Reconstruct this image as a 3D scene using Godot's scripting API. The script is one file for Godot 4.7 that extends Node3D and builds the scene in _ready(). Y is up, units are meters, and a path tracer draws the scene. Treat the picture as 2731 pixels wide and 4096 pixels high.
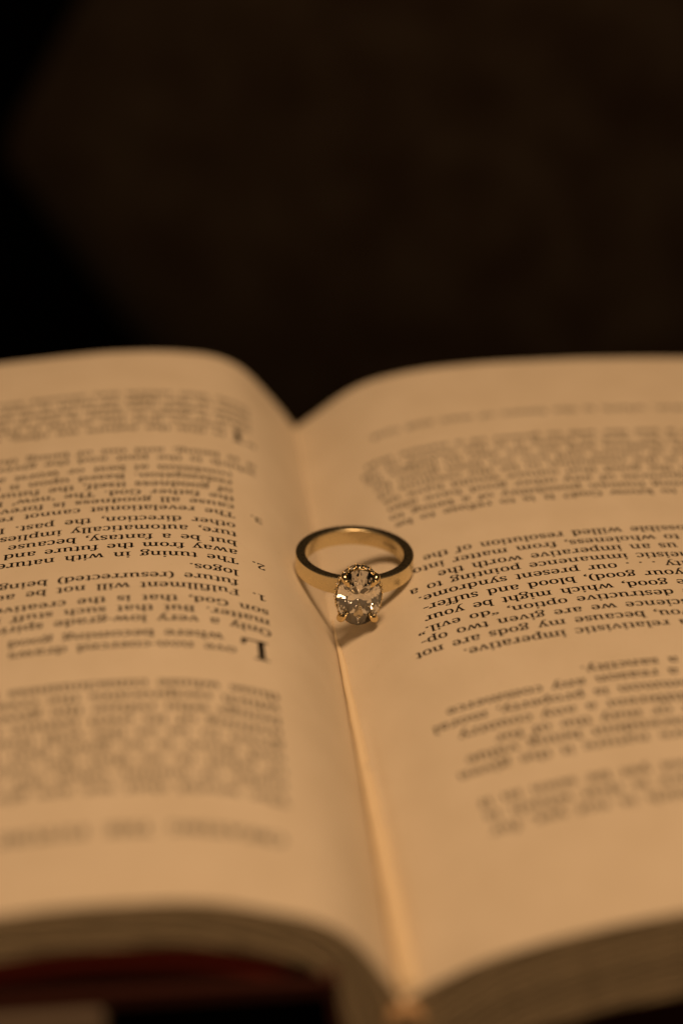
extends Node3D
# An oval diamond ring standing in the gutter of an open book, lit by one warm lamp. Lengths below are in millimetres and are scaled to metres by V().

const MM := 0.001
const FAR_Z := -84.65    # the far and the near edge of the pages
const NEAR_Z := 113.54
const PAGE_W := 136.0    # width of the printed sheet's picture, along the paper
const KNOT := [0.0, 3.0, 6.0, 10.0, 15.0, 22.0, 32.0, 45.0, 60.0, 80.0, 110.0, 128.0]
const L_FAR := [0.0, 4.6, 8.55, 13.2, 16.35, 18.0, 18.75, 18.4, 17.2, 16.0, 15.2, 14.9]
const L_NEAR := [0.0, 5.37, 9.75, 13.03, 14.8, 16.71, 17.7, 17.5, 16.0, 15.2, 14.9, 14.8]
const R_FAR := [0.0, 2.0, 4.2, 7.0, 9.4, 11.15, 12.3, 12.7, 12.75, 12.1, 10.6, 10.0]
const R_NEAR := [0.0, 2.05, 3.65, 5.55, 7.15, 8.95, 10.65, 12.1, 11.85, 10.1, 8.9, 8.4]
const TABLE_Y := -14.0

var curves := {}
var cockle := FastNoiseLite.new()
var taken := {}
var glyphs := {}
var serif := SystemFont.new()


func _ready() -> void:
	# ---- camera
	var cam := Camera3D.new()
	cam.name = "camera"
	var lens := CameraAttributesPhysical.new()
	lens.frustum_focal_length = 50.55
	lens.frustum_focus_distance = 0.3585
	lens.exposure_aperture = 3.9
	lens.frustum_near = 0.05
	lens.frustum_far = 12.0
	cam.attributes = lens
	cam.near = 0.05
	cam.far = 12.0
	cam.transform = Transform3D(Basis(Vector3(0.995938, -0.013597, 0.08901), Vector3(0.0487, 0.912813, -0.405464), Vector3(-0.075736, 0.408152, 0.909767)), V(-25.539, 169.508, 337.579))
	add_child(cam)
	cam.current = true
	# ---- surroundings: a dark room
	var env := Environment.new()
	env.background_mode = Environment.BG_COLOR
	env.background_color = lin(0.034, 0.023, 0.014)     # the dim room around
	env.tonemap_mode = Environment.TONE_MAPPER_LINEAR
	env.tonemap_exposure = 1.0
	env.sdfgi_enabled = true
	env.ssao_enabled = true
	env.ssil_enabled = true
	var we := WorldEnvironment.new()
	we.name = "world_environment"
	we.environment = env
	add_child(we)
	# ---- the warm lamp above the book, and the faint bounce of the room behind the camera
	var lamp := OmniLight3D.new()
	lamp.name = "warm_lamp"
	lamp.position = V(25, 500, 120)
	lamp.light_color = lin(1.0, 0.605, 0.31)
	lamp.light_energy = 0.18
	lamp.light_size = 0.095
	lamp.omni_range = 6.0
	lamp.omni_attenuation = 2.0
	lamp.shadow_enabled = true
	add_child(lamp)
	var room := AreaLight3D.new()
	room.name = "room_bounce"
	room.area_size = Vector2(0.32, 0.24)
	room.light_color = lin(1.0, 0.62, 0.31)
	room.light_energy = 0.31
	room.area_range = 6.0
	room.area_attenuation = 2.0
	room.shadow_enabled = true
	add_child(room)
	room.look_at_from_position(V(200, 420, 1500), V(0, 0, 0), Vector3.UP)

	serif.font_names = PackedStringArray(["Droid Serif"])
	cockle.seed = 11
	cockle.frequency = 1.0
	cockle.noise_type = FastNoiseLite.TYPE_SIMPLEX_SMOOTH
	for k in [["LF", L_FAR], ["LN", L_NEAR], ["RF", R_FAR], ["RN", R_NEAR]]:
		curves[k[0]] = [k[1], second(k[1])]

	setting()
	book()
	ring()
	cushion()
	prop()


# ---------------------------------------------------------------- helpers
func V(x: float, y: float, z: float) -> Vector3:
	return Vector3(x, y, z) * MM


func lin(r: float, g: float, b: float) -> Color:
	return Color(r, g, b).linear_to_srgb()


func numbered(called: String, parent: Node) -> String:
	var key := str(parent.get_instance_id()) + called
	taken[key] = taken.get(key, -1) + 1
	return called if taken[key] == 0 else "%s_%03d" % [called, taken[key]]


func put(called: String, mesh: Mesh, m: Material, parent: Node = self) -> MeshInstance3D:
	var o := MeshInstance3D.new()
	o.name = numbered(called, parent)
	o.mesh = mesh
	o.material_override = m
	parent.add_child(o, true)
	return o


func thing(called: String, label: String, category: String, at := Vector3.ZERO) -> Node3D:
	var o := Node3D.new()
	o.name = called
	o.position = at
	o.set_meta("label", label)
	o.set_meta("category", category)
	add_child(o, true)
	return o


func mat(c: Color, rough := 0.8, metal := 0.0, spec := 0.5) -> StandardMaterial3D:
	var m := StandardMaterial3D.new()
	m.albedo_color = c
	m.roughness = rough
	m.metallic = metal
	m.metallic_specular = spec
	return m


func noise_tex(freq: float, seed_: int, dark: Color, light: Color, size := 512, octaves := 4) -> NoiseTexture2D:
	var n := FastNoiseLite.new()
	n.seed = seed_
	n.frequency = freq
	n.fractal_octaves = octaves
	var t := NoiseTexture2D.new()
	t.width = size
	t.height = size
	t.seamless = true
	t.noise = n
	var g := Gradient.new()
	g.set_color(0, dark)
	g.set_color(1, light)
	t.color_ramp = g
	return t


# a sheet of points [row][column] joined by quads, smooth
func sheet(rows: Array, uvs = null, closed := false, flip := false) -> ArrayMesh:
	var st := SurfaceTool.new()
	st.begin(Mesh.PRIMITIVE_TRIANGLES)
	st.set_smooth_group(0)
	var n: int = rows[0].size()
	for i in rows.size():
		for j in n:
			if uvs != null:
				st.set_uv(uvs[i][j])
			st.add_vertex(rows[i][j])
	for i in rows.size() - 1:
		for j in (n if closed else n - 1):
			var a := i * n + j
			var b := i * n + (j + 1) % n
			var c := a + n
			var d := b + n
			for k in ([a, c, b, b, c, d] if flip else [a, b, c, b, d, c]):
				st.add_index(k)
	st.generate_normals()
	return st.commit()


# a prism: the same number of outline points at each station; caps are triangulated; hard edges where the outline turns by more than about 35 degrees
func loft(outlines: Array, zs: Array, uv_by := 1.0) -> ArrayMesh:
	var st := SurfaceTool.new()
	st.begin(Mesh.PRIMITIVE_TRIANGLES)
	var n: int = outlines[0].size()
	var group := []
	var now := 1
	for j in n:
		var p: Vector2 = outlines[0][j]
		var before: Vector2 = p - outlines[0][(j + n - 1) % n]
		var after: Vector2 = outlines[0][(j + 1) % n] - p
		if absf(before.angle_to(after)) > 0.6:
			now += 1
		group.append(now)
	for i in zs.size() - 1:
		for j in n:
			var k := (j + 1) % n
			var a: Vector2 = outlines[i][j]
			var b: Vector2 = outlines[i][k]
			var c: Vector2 = outlines[i + 1][j]
			var d: Vector2 = outlines[i + 1][k]
			st.set_smooth_group(group[j])
			for q in [[a, zs[i]], [c, zs[i + 1]], [b, zs[i]], [b, zs[i]], [c, zs[i + 1]], [d, zs[i + 1]]]:
				st.set_uv(Vector2(q[1], q[0].y) * uv_by)
				st.add_vertex(V(q[0].x, q[0].y, q[1]))
	for e in 2:
		var o := PackedVector2Array(outlines[0 if e == 0 else -1])
		st.set_smooth_group(100 + e)
		var t := Geometry2D.triangulate_polygon(o)
		for q in range(0, t.size(), 3):
			for w in ([0, 1, 2] if e == 0 else [0, 2, 1]):
				var p := o[t[q + w]]
				st.set_uv(Vector2(p.x, p.y) * uv_by)
				st.add_vertex(V(p.x, p.y, zs[0] if e == 0 else zs[-1]))
	st.generate_normals()
	return st.commit()


# a box with rounded edges, centred on its base
func soft_box(w: float, h: float, d: float, r: float) -> ArrayMesh:
	var rows := []
	var prof := []
	for k in 5:
		var a := -PI / 2 + PI / 2 * k / 4.0
		prof.append([r * cos(a) - r, r + r * sin(a)])
	for k in 5:
		var a := PI / 2 * k / 4.0
		prof.append([r * cos(a) - r, h - r + r * sin(a)])
	prof.push_front([-minf(w, d) / 2 + 0.01, 0.0])
	prof.append([-minf(w, d) / 2 + 0.01, h])
	for p in prof:
		var row := []
		for c in 4:
			var sx: float = [1, -1, -1, 1][c]
			var sz: float = [1, 1, -1, -1][c]
			for k in 5:
				var a := PI / 2 * c + PI / 2 * k / 4.0
				var rr: float = r + p[0]
				var ex: float = w / 2 - r
				var ez: float = d / 2 - r
				if rr < 0.0:
					ex = maxf(ex + rr, 0.0)
					ez = maxf(ez + rr, 0.0)
					rr = 0.0
				row.append(V(sx * ex + rr * cos(a), p[1], sz * ez + rr * sin(a)))
		rows.append(row)
	return sheet(rows, null, true)


# a tube along points (mm) with a radius at each
func tube(points: Array, radii: Array, sides := 12, squash := 1.0, side_dir := Vector3.ZERO) -> ArrayMesh:
	var rows := []
	for i in points.size():
		var t: Vector3 = (points[mini(i + 1, points.size() - 1)] - points[maxi(i - 1, 0)]).normalized()
		var u := side_dir if side_dir != Vector3.ZERO else (Vector3.RIGHT if absf(t.x) < 0.9 else Vector3.UP)
		u = (u - t * u.dot(t)).normalized()
		var w := t.cross(u)
		var row := []
		for k in sides:
			var a := TAU * k / sides
			row.append((points[i] + (u * cos(a) + w * sin(a) * squash) * radii[i]) * MM)
		rows.append(row)
	var first := []
	var last := []
	for k in sides:
		first.append(points[0] * MM)
		last.append(points[-1] * MM)
	rows.push_front(first)
	rows.append(last)
	return sheet(rows, null, true)


# ---------------------------------------------------------------- the shape of the pages
func second(k: Array) -> Array:     # second derivatives of the natural cubic spline through the knots
	var n := k.size()
	var c := []
	var d := []
	c.resize(n)
	d.resize(n)
	c[0] = 0.0
	d[0] = 0.0
	for i in range(1, n - 1):
		var h0: float = KNOT[i] - KNOT[i - 1]
		var h1: float = KNOT[i + 1] - KNOT[i]
		var b: float = 6.0 * ((k[i + 1] - k[i]) / h1 - (k[i] - k[i - 1]) / h0)
		var m: float = 2.0 * (h0 + h1) - h0 * c[i - 1]
		c[i] = h1 / m
		d[i] = (b - h0 * d[i - 1]) / m
	var out := []
	out.resize(n)
	out[n - 1] = 0.0
	for i in range(n - 2, -1, -1):
		out[i] = d[i] - c[i] * out[i + 1] if i > 0 else 0.0
	return out


func spline(which: String, x: float) -> float:
	var k: Array = curves[which][0]
	var m: Array = curves[which][1]
	var i := 0
	while i < KNOT.size() - 2 and x > KNOT[i + 1]:
		i += 1
	var h: float = KNOT[i + 1] - KNOT[i]
	var a: float = (KNOT[i + 1] - x) / h
	var b := 1.0 - a
	return a * k[i] + b * k[i + 1] + ((a * a * a - a) * m[i] + (b * b * b - b) * m[i + 1]) * h * h / 6.0


func page_y(side: int, x: float, z: float) -> float:
	var t := (z - FAR_Z) / (NEAR_Z - FAR_Z)
	var s := "L" if side < 0 else "R"
	var ax := absf(x)
	var y := lerpf(spline(s + "F", ax), spline(s + "N", ax), t)
	if side > 0:      # a shallow crease beside the fold in the gutter
		y -= 0.32 * exp(-pow((ax - 2.5) / 0.55, 2.0)) * smoothstep(35.0, 70.0, z) * (1.0 - smoothstep(100.0, 110.0, z))
	return y + 0.2 * smoothstep(4.0, 25.0, ax) * cockle.get_noise_2d(x * 0.022, z * 0.09 + side * 40.0)


func page_mesh(side: int) -> ArrayMesh:
	var rows := []
	var uvs := []
	for i in 81:
		var z := lerpf(FAR_Z, NEAR_Z, i / 80.0)
		var row := []
		var uv := []
		var s := 0.0
		var last := Vector2.ZERO
		for j in 121:
			var x := 127.0 * pow(j / 120.0, 1.55)
			var p := Vector2(x, page_y(side, side * x, z))
			if j > 0:
				s += p.distance_to(last)
			last = p
			row.append(V(side * x, p.y, z))
			uv.append(Vector2((s if side < 0 else PAGE_W - s) / PAGE_W, (NEAR_Z - z) / (NEAR_Z - FAR_Z)))
		rows.append(row)
		uvs.append(uv)
	return sheet(rows, uvs, false, side < 0)


# ---------------------------------------------------------------- print
func glyph(rid: RID, size: int, index: int) -> Array:
	var key := "%d_%d_%d" % [rid.get_id(), size, index]
	if not glyphs.has(key):
		var ts := TextServerManager.get_primary_interface()
		var sz := Vector2i(size, 0)
		ts.font_render_glyph(rid, sz, index)
		var ti := ts.font_get_glyph_texture_idx(rid, sz, index)
		if ti < 0:
			glyphs[key] = []
		else:
			var uv := ts.font_get_glyph_uv_rect(rid, sz, index)
			var im: Image = ts.font_get_texture_image(rid, sz, ti).get_region(Rect2i(uv))
			im.convert(Image.FORMAT_RGBA8)
			var d := im.get_data()
			for p in range(0, d.size(), 4):
				d[p] = 16
				d[p + 1] = 13
				d[p + 2] = 12
			glyphs[key] = [Image.create_from_data(im.get_width(), im.get_height(), false, Image.FORMAT_RGBA8, d), Vector2i(ts.font_get_glyph_offset(rid, sz, index))]
	return glyphs[key]


# draws one line of print; s is where it starts (or, with from_end, where it ends) along the paper in mm, base the z of its baseline
func print_line(page: Image, ppm: float, text: String, at: float, base: float, em := 2.98, wide := 3.03, gap := 1.36, limit := 112.0) -> void:
	const SIZE := 72
	var ts := TextServerManager.get_primary_interface()
	var kx := wide * ppm / SIZE
	var ky := em * ppm / SIZE
	var words := []
	var total := 0.0
	for w in text.split(" ", false):
		var tl := TextLine.new()
		tl.add_string(w, serif, SIZE)
		var width := tl.get_size().x * kx / ppm
		if total + width > limit:
			break
		words.append([tl, total])
		total += width + gap
	var canvas := Image.create(int(total * ppm / kx) + 40, 110, false, Image.FORMAT_RGBA8)
	canvas.fill(Color8(16, 13, 12, 0))
	for w in words:
		var x: float = 8.0 + w[1] * ppm / kx
		for g in ts.shaped_text_get_glyphs(w[0].get_rid()):
			if g.index != 0:
				var im := glyph(g.font_rid, SIZE, g.index)
				if im.size():
					for dx in [-1, 1]:     # the type is a little heavier than the font
						canvas.blend_rect(im[0], Rect2i(Vector2i.ZERO, im[0].get_size()), Vector2i(int(round(x + g.offset.x)) + dx, 75) + im[1])
			x += g.advance
	canvas.resize(maxi(2, int(round(canvas.get_width() * kx))), maxi(2, int(round(110 * ky))), Image.INTERPOLATE_CUBIC)
	page.blend_rect(canvas, Rect2i(Vector2i.ZERO, canvas.get_size()), Vector2i(int(round(at * ppm - 8 * kx)), int(round((NEAR_Z - base) * ppm - 75 * ky))))


func line_width(text: String, wide := 3.03, gap := 1.36) -> float:
	var total := -gap
	for w in text.split(" ", false):
		var tl := TextLine.new()
		tl.add_string(w, serif, 72)
		total += tl.get_size().x * wide / 72 + gap
	return total


func printed_page(side: int) -> ImageTexture:
	var ppm := 2048.0 / (NEAR_Z - FAR_Z)
	var page := Image.create(int(PAGE_W * ppm), 2048, false, Image.FORMAT_RGBA8)
	page.fill(Color(1, 1, 1))
	# faint fibres and specks of the paper itself
	var rng := RandomNumberGenerator.new()
	rng.seed = 5 + side
	for i in 9000:
		var v := rng.randi_range(239, 252)
		page.fill_rect(Rect2i(rng.randi_range(0, page.get_width() - 8), rng.randi_range(0, 2044), rng.randi_range(1, 4), rng.randi_range(1, 2)), Color8(v, v - 1, v - 4))
	var drop := 0.78      # from the middle of the small letters to the baseline
	if side < 0:
		# [text, middle of the line in z, start along the paper]
		for l in [
			["from that which has already been made.", -60.5, 17.4], ["seen in the light of what it may become, and not only", -56.9, 17.4], ["mind which has been formed by the given must be", -53.3, 17.4],
			["what is good is what is yet to be created, and the", -49.7, 17.4], ["believe that the world is finished is to accept", -46.0, 23.2], ["is this the nature we obey, or do we remake it? To", -42.4, 23.2],
			["it is being, and not of being that", -31.5, 17.5], ["which is the past and the given, from which no", -27.9, 17.7],
			["condition at best or worst as law but never its", -23.3, 22.6], ["redemption. Based upon it there may be, at the", -19.75, 22.7], ["of goodness itself, the future of all that is not", -16.15, 22.75],
			["the father God. The ‘new’ being is the son and it", -12.65, 22.7, 1.48], ["cause all goodness is forever to be made and not", -9.2, 22.75, 1.48], ["The revelationist cannot remain content, be-", -5.6, 22.9, 1.56],
			["other direction, the past. It would be nothing", -1.1, 22.9, 1.6], ["ture, automatically implies that all that is good", 2.45, 22.9, 1.58], ["but be a fantasy, because the logos of the fu-", 6.0, 22.95, 1.4], ["away from the future and from all that can", 9.5, 23.0, 1.27], ["The tuning in with nature is at once a turning", 12.96, 23.05, 1.5],
			["logos.", 17.45, 23.3], ["future (resurrected) being is the work of the", 21.1, 23.4, 1.45], ["Fulfillment will not be achieved until the", 24.7, 23.4, 1.55],
			["son God, that is the creative word, is not yet", 29.3, 18.6, 1.62], ["matter. But that such stuff is good for nothing", 32.95, 18.65, 1.6], ["Only a very low-grade spirit could be satisfied", 36.5, 18.65, 1.56],
			["where becoming good to go to the root of being.", 41.3, 26.7], ["ove non-coerced draws us toward a future", 45.1, 24.7],
		]:
			print_line(page, ppm, l[0], l[2], l[1] - drop, 2.98, 3.03, l[3] if l.size() > 3 else 1.42)
		var para := ["those whose consciousness has the power to", "which reciprocates the creativity of its own", "beings who refuse the given and who become", "nothing of its own nature is divine until it has", "given to us as the will that makes its own law", "and there is no good that has not been willed and", "of what is, so that the mind is free to choose and", "make of matter what the spirit would have it be", "The world that we are given is not the world that"]
		for k in 9:
			print_line(page, ppm, para[k], 18.75 + k * 0.06, 57.2 + 3.63 * k - drop)
		for l in [["3.", -7.1, 17.5], ["2.", 12.2, 18.1], ["1.", 24.3, 18.7]]:
			print_line(page, ppm, l[0], l[2], l[1] - drop)
		print_line(page, ppm, "L", 19.3, 40.5, 8.6, 7.6)
		print_line(page, ppm, "I", 19.2, -46.9, 8.6, 7.6)
		print_line(page, ppm, "“", 16.6, -44.9, 5.0, 5.0)
		print_line(page, ppm, "CREATING THE FUTURE OF THE LOGOS", 20.4, 96.3 - drop, 3.3, 3.1, 2.0)
	else:
		# [text, middle of the line in z, end along the paper]
		for l in [
			["the given world and its creator, which is the future of man and God.", -56.4, 15.2],
			["so that nothing remains of it but the will to power of a nature that", -44.2, 13.0], ["has no other purpose than to be, and in being it is the enemy of all", -40.5, 12.0], ["that might become. We are its children and we are also its judges by", -36.9, 12.4],
			["the power of a word which is not of nature and has not been given by", -33.2, 13.6], ["it. What then is the word? It is the resolution to be the creators of", -29.6, 14.2], ["what is good and to refuse the good that nature would have us", -25.9, 14.8],
			["and all the consequences of any other good have also", -22.3, 15.2], ["the real power of a going human possibility of a being to", -18.65, 15.1], ["necessity to know God? It is to refuse to be", -15.15, 15.7],
			["together with the best possible willed resolution of the", 0.78, 18.8], ["that we have given form to wholeness, from matter into", 4.5, 16.6], ["the only future that gives us an imperative worth the", 8.03, 20.5], ["name is that of a pantheistic immanence pointing to a", 11.4, 15.1],
			["being in a necessity . . . our present syndrome.", 15.0, 16.2], ["good (which might be your good), blood and suffer-", 18.5, 16.6], ["do what would be good, which might be your", 22.1, 16.4], ["or to take the destructive option, “do evil.”", 25.65, 14.6],
			["but in all good conscience we are given two op-", 29.3, 14.8], ["have nothing to say to you, because my gods are not", 32.9, 13.4], ["of a relativistic imperative.", 36.55, 20.8],
			["of that which is given as good a sanctity.", 48.95, 37.4], ["becoming one with the world is a reason any commerce", 52.6, 15.7], ["of the order of the common is property, moral", 56.3, 13.1], ["in that it must become of a different a any country", 60.1, 16.5],
			["is not subject to it or may the of for", 63.75, 21.6], ["which is the given transcendent being value", 67.3, 16.6], ["into a good and future nature it the given", 70.9, 14.9],
			["what must be made and cannot yet be seen in it", 79.2, 16.6], ["the past is given and the future is that which is", 82.85, 16.9], ["All being is in need of that which is not yet, for", 86.5, 17.2],
		]:
			print_line(page, ppm, l[0], PAGE_W - l[2] - line_width(l[0]), l[1] - drop, 2.98, 3.03, 1.36, 140.0)
	return ImageTexture.create_from_image(page)


# ---------------------------------------------------------------- setting
func setting() -> void:
	var cloth := mat(lin(0.004, 0.0035, 0.003), 1.0, 0.0, 0.1)
	var t := put("table", soft_box(900, 40, 494, 4), cloth)
	t.position = V(0, TABLE_Y - 40.0, 155)
	t.set_meta("kind", "structure")
	var f := put("floor", soft_box(6000, 60, 6000, 10), cloth)
	f.position = V(0, -760, -400)
	f.set_meta("kind", "structure")
	var w := put("wall", soft_box(6000, 3000, 120, 10), cloth)
	w.position = V(0, -700, -2300)
	w.set_meta("kind", "structure")


# ---------------------------------------------------------------- the book
func block_outline(side: int, z: float, thick: float) -> Array:
	var top := []
	var low := []
	for j in 81:
		var x := 126.6 * pow(j / 80.0, 1.5)
		var y := page_y(side, side * x, z) - 0.3
		top.append(Vector2(side * x, y))
	for j in range(80, 2, -2):
		var a: Vector2 = top[j - 1]
		var b: Vector2 = top[mini(j + 1, 80)]
		var n := (b - a).normalized().orthogonal()
		if n.y > 0:
			n = -n
		low.append(top[j] + n * thick)
	var out := top + low
	if side < 0:
		out = out.filter(func(p): return p.x > -200)
	return out


func clean(outline: Array, side: int, foot: Array) -> Array:
	# keeps the lower curve from folding back near the spine, then closes it through the given foot points
	var out := []
	var edge := 1e9
	for i in outline.size():
		var p: Vector2 = outline[i]
		if i > 80:
			if absf(p.x) > edge - 0.3 or absf(p.x) < 9.0 or p.x * side < 0.0:
				continue
			edge = absf(p.x)
		out.append(p)
	for f in foot:
		out.append(Vector2(side * f[0], f[1]))
	if side > 0:
		out.reverse()
	return out


# the cut ends of the leaves: thin gatherings that follow the arch of the page, each standing a little proud of or behind its neighbours
func page_edges(side: int, z: float, thick: float) -> ArrayMesh:
	var out := 1.0 if z > 0.0 else -1.0
	var top := []
	var low := []
	for j in 81:
		var x := 126.4 * pow(j / 80.0, 1.5)
		top.append(Vector2(side * x, page_y(side, side * x, z) - 0.25))
	var turn := -1
	for j in 81:
		var d: Vector2 = (top[mini(j + 1, 80)] - top[maxi(j - 1, 0)]).normalized().orthogonal()
		low.append(top[j] + (d if d.y < 0.0 else -d) * thick)
		if turn < 0 and absf(low[j].x) > 9.0:
			turn = j
	for j in turn:
		low[j] = Vector2(side * (6.0 if side < 0 else 0.4), -9.0).lerp(low[turn], float(j) / turn)
	var rng := RandomNumberGenerator.new()
	rng.seed = 40 + side
	var n := int(thick / 0.42)
	var rows := []
	var uvs := []
	for k in n:
		var zz := z + out * rng.randf_range(-0.02, 0.05)
		for e in [0.0, 0.9]:
			var row := []
			var uv := []
			for j in 81:
				var f: float = (k + e) / n
				var p: Vector2 = top[j].lerp(low[j], f)
				row.append(V(p.x, p.y, zz + 0.05 * sin(j * 0.7 + k * 2.1)))
				uv.append(Vector2(p.x * 0.1, f * thick * 0.1))
			rows.append(row)
			uvs.append(uv)
	return sheet(rows, uvs, false, (side < 0) == (out > 0.0))


func book() -> void:
	var b := thing("open_book", "thick hardback lying open upside down with the ring standing in its gutter", "book", V(0, TABLE_Y, 0))
	var lift := -b.position
	var paper := lin(0.74, 0.665, 0.55)
	var edges := Image.create(8, 512, false, Image.FORMAT_RGBA8)
	var rng := RandomNumberGenerator.new()
	rng.seed = 3
	var gather := 1.0
	for y in 512:
		if y % 44 == 0:
			gather = rng.randf_range(0.92, 1.0)
		var v := gather * (rng.randf_range(0.8, 1.0) if y % 4 == 0 else 1.0)
		edges.fill_rect(Rect2i(0, y, 8, 1), Color(v, v * 0.98, v * 0.93))
	var edge_mat := mat(lin(0.48, 0.40, 0.30), 0.95, 0.0, 0.2)
	edge_mat.albedo_texture = ImageTexture.create_from_image(edges)
	var mottle := noise_tex(0.02, 31, Color(0.965, 0.96, 0.95), Color(1, 1, 1), 512, 5)
	for side in [-1, 1]:
		var m := mat(paper, 0.88, 0.0, 0.25)
		m.albedo_texture = printed_page(side)
		m.texture_repeat = false
		m.detail_enabled = true
		m.detail_blend_mode = BaseMaterial3D.BLEND_MODE_MUL
		m.detail_albedo = mottle
		var p := put("page", page_mesh(side), m, b)
		p.position = lift
		p.set_meta("label", "left printed page with two numbered points in focus" if side < 0 else "right printed page with a ragged paragraph in focus")
		var outs := []
		var zs := []
		var thick := 6.2 if side < 0 else 12.6
		var foot := [[6.6, -1.5], [6.0, -9.0], [0.05, -9.0], [0.02, -0.2]] if side < 0 else [[8.0, -7.5], [5.0, -9.0], [0.05, -9.0], [0.02, -0.2]]
		var o0 := clean(block_outline(side, NEAR_Z - 0.15, thick), side, foot)
		var o1 := clean(block_outline(side, FAR_Z + 0.15, thick), side, foot)
		# the two ends can differ in count: pair them along their length
		var n := 260
		for e in [[o1, FAR_Z + 0.15], [o0, NEAR_Z - 0.15]]:
			outs.append(spread(e[0], n))
			zs.append(e[1])
		var blk := put("page_block", loft(outs, zs, 0.5), edge_mat, b)
		blk.position = lift
		for end in [NEAR_Z, FAR_Z]:
			var face := put("page_edges", page_edges(side, end, thick), edge_mat, b)
			face.position = lift
			face.set_meta("kind", "stuff")
		blk.set_meta("label", "thin stack of arched pages on the left" if side < 0 else "thick stack of arched pages on the right")
	# the bright fold of paper and glue running down the gutter on the right page
	var pts := []
	var rad := []
	for i in 60:
		var z := lerpf(6.0, 112.0, i / 59.0)
		var notch := 1.0 - 0.4 * exp(-pow((z - 56.0) / 0.9, 2.0))
		var w := (0.12 + 0.46 * smoothstep(6.0, 26.0, z) + 0.75 * smoothstep(25.0, 95.0, z)) * notch * (1.0 + 0.14 * cockle.get_noise_1d(z * 0.16))
		pts.append(Vector3(0.12 + 0.72 * w + 0.10 * cockle.get_noise_1d(z * 0.11 + 50.0), 0.25 + 0.62 * w, z))
		rad.append(w)
	put("gutter_fold", tube(pts, rad, 14), mat(lin(0.82, 0.695, 0.50), 0.85, 0.0, 0.25), b).position = lift
	# headband at the near end of the spine
	pts = []
	rad = []
	for i in 17:
		var a := PI * i / 16.0
		pts.append(Vector3(0.3 - 1.7 * cos(a), -2.8 + 2.2 * sin(a), NEAR_Z + 0.7))
		rad.append(1.0)
	put("headband", tube(pts, rad, 12), mat(lin(0.62, 0.41, 0.23), 0.8, 0.0, 0.3), b).position = lift
	# red endpaper arching under the left pages
	var red := mat(lin(0.22, 0.032, 0.02), 0.9, 0.0, 0.2)
	var cloth := mat(lin(0.055, 0.015, 0.01), 0.75, 0.0, 0.3)
	var outs := []
	for z in [FAR_Z + 1.0, NEAR_Z - 0.6]:
		var up := []
		var dn := []
		for j in 40:
			var x := lerpf(10.0, 126.0, j / 39.0)
			var y := page_y(-1, -x, z) - lerpf(8.9, 6.6, j / 39.0) - 1.2 * exp(-(x - 10.0) / 8.0)
			up.append(Vector2(-x, y))
			dn.append(Vector2(-x, y - 1.5))
		dn.reverse()
		outs.append(up + dn)
	var ep := put("endpaper", loft(outs, [FAR_Z + 1.0, NEAR_Z - 0.6]), red, b)
	ep.position = lift
	# boards and spine
	for side in [-1, 1]:
		var prof := []
		var top := []
		var dn := []
		for j in 21:
			var x := lerpf(9.0, 130.0, j / 20.0)
			var y := lerpf(5.0, 6.6, j / 20.0) if side < 0 else -10.0
			top.append(Vector2(side * x, y))
			dn.append(Vector2(side * x, y - 2.1))
		dn.reverse()
		prof = top + dn
		if side > 0:
			prof.reverse()
		var c := put("cover", loft([prof, prof], [FAR_Z - 3.2, NEAR_Z + 1.2]), cloth, b)
		c.position = lift
		c.set_meta("label", "dark red left cover board" if side < 0 else "dark red right cover board")
	var curve: Array = []
	for j in 25:
		curve.append(Vector2(-9.8, 6.0).bezier_interpolate(Vector2(-9.4, -13.0), Vector2(-4.0, -13.4), Vector2(8.6, -12.6), j / 24.0))
	var shell := curve.duplicate()
	for j in range(24, -1, -1):
		var d: Vector2 = (curve[mini(j + 1, 24)] - curve[maxi(j - 1, 0)]).normalized()
		shell.append(curve[j] + Vector2(-d.y, d.x) * 1.4)
	put("spine", loft([shell, shell], [FAR_Z - 3.0, NEAR_Z + 2.3]), cloth, b).position = lift


func spread(o: Array, n: int) -> Array:
	# n points evenly along the closed outline, counted from its corner nearest the gutter's bottom; corners are kept by starting at one
	var total := 0.0
	var cum := [0.0]
	for i in o.size():
		total += o[i].distance_to(o[(i + 1) % o.size()])
		cum.append(total)
	var out := []
	var i := 0
	for k in n:
		var d := total * k / n
		while cum[i + 1] < d:
			i += 1
		var f: float = (d - cum[i]) / maxf(cum[i + 1] - cum[i], 1e-6)
		out.append(o[i].lerp(o[(i + 1) % o.size()], f))
	return out


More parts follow.
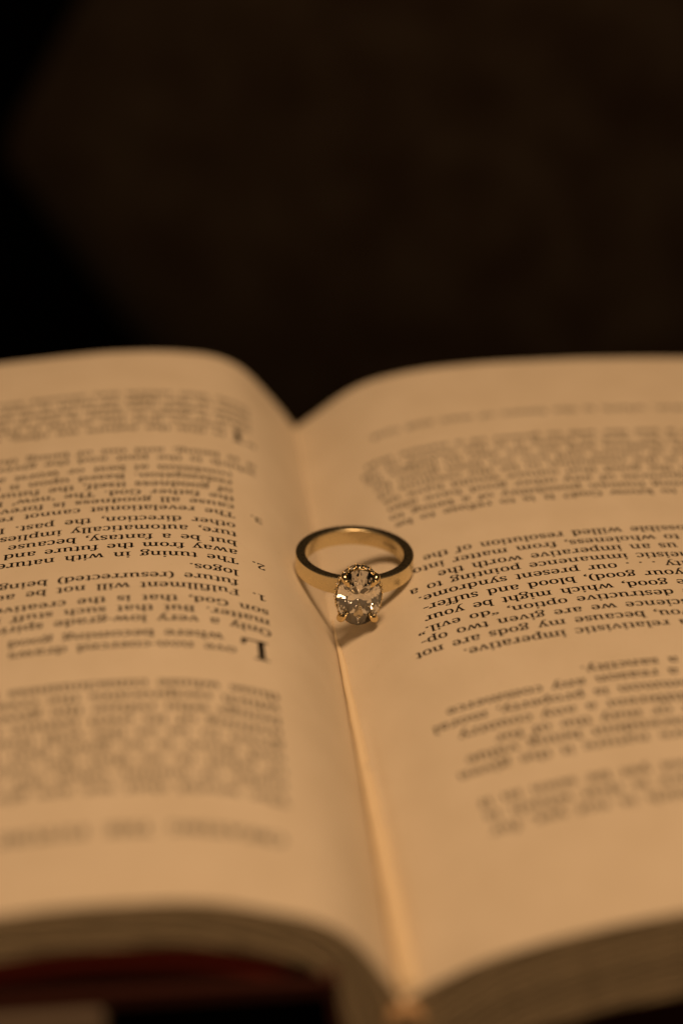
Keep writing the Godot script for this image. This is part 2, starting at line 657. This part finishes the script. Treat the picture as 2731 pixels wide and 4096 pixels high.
# ---------------------------------------------------------------- the ring
func ring() -> void:
	var up := Vector3(0.04047, 0.99792, 0.05021).normalized()
	var front := Vector3(-0.11278, -0.04536, 0.99258)
	front = front.rotated(up, deg_to_rad(4.3))
	front = (front - up * front.dot(up)).normalized()
	var right := up.cross(front)
	var turn := Basis(right, up, front)
	var centre := Vector3(4.36, 10.53, 3.6)
	var base := centre - up * 1.5
	var r := thing("engagement_ring", "yellow gold solitaire ring with a large oval diamond, standing in the book's gutter", "ring")
	r.transform = Transform3D(turn, base * MM)
	var gold := mat(lin(0.80, 0.69, 0.44), 0.13, 1.0)
	gold.roughness_texture = noise_tex(0.03, 21, Color(0.75, 0.75, 0.75), Color(1, 1, 1), 512, 5)
	gold.uv1_triplanar = true
	gold.uv1_scale = Vector3(90, 90, 90)
	gold.roughness = 0.33
	var shine := mat(lin(0.85, 0.68, 0.38), 0.17, 1.0)
	# band: a rounded rectangle turned about the ring's axis
	var prof := []
	var ro := 10.15
	var ri := 8.42
	var bev := 0.16
	for c in [[ro - bev, 3.0 - bev, 0.0], [ri + bev * 1.6, 3.0 - bev * 1.6, PI / 2], [ri + bev * 1.6, bev * 1.6, PI], [ro - bev, bev, PI * 1.5]]:
		var rr: float = bev if c[0] > 9.5 else bev * 1.6
		for k in 7:
			var a: float = c[2] + PI / 2 * k / 6.0
			prof.append(Vector2(c[0] + rr * cos(a), c[1] + rr * sin(a)))
	prof.append(prof[0])
	var rows := []
	for i in 193:
		var a := TAU * i / 192.0
		var row := []
		for q in prof:
			var wob := 1.0 + 0.0008 * sin(3.0 * a + 1.0) + 0.0005 * sin(7.0 * a)
			row.append(V(q.x * wob * sin(a), q.y, q.x * wob * cos(a)))
		rows.append(row)
	var band := put("band", sheet(rows), gold, r)
	# worn hallmark punched inside the band, at the right
	var dark := mat(lin(0.10, 0.06, 0.02), 0.5, 0.6)
	for k in 7:
		var st := SurfaceTool.new()
		var a := deg_to_rad(118.0 + k * 3.4)
		var q := BoxMesh.new()
		q.size = V(0.16, 0.75 if k % 3 != 1 else 0.45, 0.03)
		var o := put("engraving", q, dark, band)
		o.transform = Transform3D(Basis(Vector3.UP, a) * Basis(Vector3.BACK, 0.25 * (k % 3 - 1)), Vector3(8.415 * sin(a), 1.5, 8.415 * cos(a)) * MM)
	head(r, shine)


const GA := 3.72     # half width of the oval stone
const GB := 5.22     # half length
const GR := 13.38    # distance of its girdle from the ring's axis


# a point of the head: u across, v along the ring's axis, w outwards from the girdle
func hp(u: float, v: float, w: float) -> Vector3:
	return Vector3(u, 1.5 + v, GR + w)


func oval(t: float, k: float, w: float) -> Vector3:
	return hp(GA * k * cos(t), (GB * k + (1.0 - k) * 0.5) * sin(t), w)   # the culet is a short keel along the stone


func facet(st: SurfaceTool, centre: Vector3, pts: Array) -> void:
	for i in range(1, pts.size() - 1):
		var a: Vector3 = pts[0]
		var b: Vector3 = pts[i]
		var c: Vector3 = pts[i + 1]
		if (b - a).cross(c - a).dot((a + b + c) / 3.0 - centre) > 0.0:   # clockwise seen from outside
			var s := b
			b = c
			c = s
		for p in [a, b, c]:
			st.add_vertex(p * MM)


func brilliant(place: Callable, crown: float, pav: float, girdle: float) -> ArrayMesh:
	# place(angle, share of the radius, height): the 57 facets of a brilliant, flat shaded
	var st := SurfaceTool.new()
	st.begin(Mesh.PRIMITIVE_TRIANGLES)
	st.set_smooth_group(-1)
	var mid: Vector3 = place.call(0.0, 0.0, -0.2 * pav)
	var step := TAU / 8.0
	var table := []
	for i in 8:
		table.append(place.call(i * step, 0.575, crown))
	facet(st, mid, table)
	for i in 8:
		var a := i * step
		var t0: Vector3 = table[i]
		var t1: Vector3 = table[(i + 1) % 8]
		var s: Vector3 = place.call(a + step / 2, 0.775, crown * 0.56)
		var s0: Vector3 = place.call(a - step / 2, 0.775, crown * 0.56)
		var g0: Vector3 = place.call(a, 1.0, girdle)
		facet(st, mid, [t0, s, t1])                       # star
		facet(st, mid, [t0, s0, g0, s])                   # bezel kite
		var gm: Vector3 = place.call(a + step / 2, 1.0, girdle)
		var g1: Vector3 = place.call(a + step, 1.0, girdle)
		var q0: Vector3 = place.call(a + step * 0.25, 1.0, girdle)
		var q1: Vector3 = place.call(a + step * 0.75, 1.0, girdle)
		facet(st, mid, [s, g0, q0, gm])                   # upper girdle halves
		facet(st, mid, [s, gm, q1, g1])
		# pavilion
		var h0: Vector3 = place.call(a, 1.0, -girdle)
		var hq: Vector3 = place.call(a + step * 0.25, 1.0, -girdle)
		var hm: Vector3 = place.call(a + step / 2, 1.0, -girdle)
		var hr: Vector3 = place.call(a + step * 0.75, 1.0, -girdle)
		var h1: Vector3 = place.call(a + step, 1.0, -girdle)
		var low: Vector3 = place.call(a + step / 2, 0.22, -pav * 0.795)
		var low0: Vector3 = place.call(a - step / 2, 0.22, -pav * 0.795)
		facet(st, mid, [h0, hq, hm, low])
		facet(st, mid, [hm, hr, h1, low])
		facet(st, mid, [h0, low, place.call(a, 0.0, -pav), low0])
		if place.call(a, 0.0, -pav).distance_to(place.call(a + step, 0.0, -pav)) > 0.01:
			facet(st, mid, [low, place.call(a + step, 0.0, -pav), place.call(a, 0.0, -pav)])
		for e in [[g0, q0, h0, hq], [q0, gm, hq, hm], [gm, q1, hm, hr], [q1, g1, hr, h1]]:
			facet(st, mid, [e[0], e[1], e[3], e[2]])
	st.generate_normals()
	return st.commit()


func head(r: Node3D, gold: StandardMaterial3D) -> void:
	var gem := mat(Color(1, 1, 1, 0.0), 0.0, 0.0, 0.5)
	gem.transparency = BaseMaterial3D.TRANSPARENCY_ALPHA
	gem.refraction_enabled = true
	gem.refraction_scale = 0.142
	put("diamond", brilliant(oval, 1.2, 3.05, 0.06), gem, r)
	# four claws, from the basket's foot up round the stone's edge and over its crown
	for c in [[2.5, 3.7], [-2.35, 3.72], [-2.75, -3.36], [2.45, -3.46]]:
		var px: float = c[0]
		var py: float = c[1]
		var pts := []
		var rad := []
		for q in [[0.42, -3.5, 0.5], [0.66, -2.4, 0.52], [0.9, -1.2, 0.56], [1.07, -0.2, 0.66], [1.1, 0.25, 0.74], [1.07, 0.62, 0.76], [1.0, 0.92, 0.70], [0.9, 1.1, 0.55], [0.8, 1.16, 0.36], [0.72, 1.17, 0.16], [0.69, 1.16, 0.05]]:
			pts.append(hp(px * q[0], py * q[0], q[1]))
			rad.append(q[2] * 0.87)
		put("claw", smooth_tube(pts, rad), gold, r)
	# lower gallery rail and the collar of small stones under the girdle
	for g in [[0.50, -2.75, 0.42, "gallery_rail"], [0.91, -1.75, 0.30, "collar"]]:
		var rows := []
		for i in 97:
			var t := TAU * i / 96.0
			var row := []
			var c := oval(t, g[0], g[1])
			var out := Vector3(cos(t) / GA, sin(t) / GB, 0).normalized()
			for k in 11:
				var a := TAU * k / 10.0
				row.append((c + out * cos(a) * g[2] + Vector3.BACK * sin(a) * g[2] * (1.0 if g[3] == "gallery_rail" else 2.4)) * MM)
			rows.append(row)
		put(g[3], sheet(rows), gold, r)
	var small := brilliant(func(t, k, w): return Vector3(0.56 * k * cos(t), 0.56 * k * sin(t), w), 0.14, 0.42, 0.02)
	var bead := SphereMesh.new()
	bead.radius = 0.17 * MM
	bead.height = 0.34 * MM
	bead.radial_segments = 12
	bead.rings = 6
	var bezel := TorusMesh.new()
	bezel.inner_radius = 0.52 * MM
	bezel.outer_radius = 0.70 * MM
	bezel.rings = 20
	bezel.ring_segments = 8
	var n := 24
	# equal steps along the oval
	var ang := []
	var total := 0.0
	var cum := [0.0]
	for i in 720:
		total += oval(TAU * i / 720.0, 1.0, 0).distance_to(oval(TAU * (i + 1) / 720.0, 1.0, 0))
		cum.append(total)
	for k in n * 2:
		var d := total * k / (n * 2)
		var i := 0
		while cum[i + 1] < d:
			i += 1
		ang.append(TAU * (i + (d - cum[i]) / (cum[i + 1] - cum[i])) / 720.0)
	for k in n * 2:
		var t: float = ang[k]
		var out := Vector3(cos(t) / GA, sin(t) / GB, 0).normalized()
		var side := Vector3.BACK.cross(out)
		var at := oval(t, 1.025, -1.1)
		if k % 2 == 0:
			var b := Basis(side, Vector3.BACK, -out) if side.cross(Vector3.BACK).dot(-out) > 0 else Basis(-side, Vector3.BACK, out)
			var face := Basis(side, -Vector3.BACK, out) if side.cross(-Vector3.BACK).dot(out) > 0 else Basis(-side, -Vector3.BACK, out)
			var s := put("pave_stone", small, gem, r)
			s.transform = Transform3D(face, (at + out * 0.05) * MM)
			var z := put("stone_bezel", bezel, gold, r)
			z.transform = Transform3D(Basis(face.x, face.z, -face.y), at * MM)
		else:
			for w in [-0.45, 0.45]:
				var o := put("bead", bead, gold, r)
				o.position = (at + out * 0.16 + Vector3.BACK * w) * MM


func smooth_tube(pts: Array, rad: Array) -> ArrayMesh:
	var c := Curve3D.new()
	var p := []
	var q := []
	for i in pts.size():
		var a: Vector3 = pts[maxi(i - 1, 0)]
		var b: Vector3 = pts[mini(i + 1, pts.size() - 1)]
		c.add_point(pts[i], -(b - a) / 6.0, (b - a) / 6.0)
	for i in pts.size() - 1:
		for k in 4:
			p.append(c.sample(i, k / 4.0))
			q.append(lerpf(rad[i], rad[i + 1], k / 4.0))
	p.append(pts[-1])
	q.append(rad[-1])
	return tube(p, q, 16)


# ---------------------------------------------------------------- out of focus things
func cushion() -> void:
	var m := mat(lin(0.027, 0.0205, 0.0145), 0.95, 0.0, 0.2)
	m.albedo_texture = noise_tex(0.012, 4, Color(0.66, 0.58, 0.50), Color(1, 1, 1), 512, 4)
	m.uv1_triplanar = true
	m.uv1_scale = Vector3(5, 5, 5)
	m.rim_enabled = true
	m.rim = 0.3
	var rows := []
	var hx := 190.0
	var hy := 330.0
	for i in 49:
		var row := []
		for j in 49:
			var a := i / 24.0 - 1.0
			var b := j / 24.0 - 1.0
			row.append(Vector2(a, b))
		rows.append(row)
	for face in [1, -1]:
		pass
	var st := []
	for face in [1.0, -1.0]:
		var grid := []
		for row in rows:
			var line := []
			for p in row:
				var puff: float = 48.0 * pow(maxf((1.0 - p.x * p.x) * (1.0 - p.y * p.y), 0.0), 0.42)
				var pinch: float = 1.0 - 0.05 * (1.0 - absf(p.x * p.y))
				line.append(V((p.x + p.y) / 2 * hx * pinch, (p.y - p.x) / 2 * hy * pinch, face * puff))
			grid.append(line)
		st.append(sheet(grid, null, false, face > 0))
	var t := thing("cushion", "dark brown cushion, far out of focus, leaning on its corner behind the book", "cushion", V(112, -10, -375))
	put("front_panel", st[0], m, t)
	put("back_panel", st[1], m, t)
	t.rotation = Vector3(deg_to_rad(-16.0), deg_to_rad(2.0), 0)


func prop() -> void:
	var o := put("wooden_block", soft_box(60, 17.3, 34, 1.2), mat(lin(0.19, 0.145, 0.11), 0.7, 0.0, 0.3))
	o.position = V(-67.5, TABLE_Y, 98.5)
	o.set_meta("label", "blurred tan block under the book's raised left cover, at the bottom left corner")
	o.set_meta("category", "block")
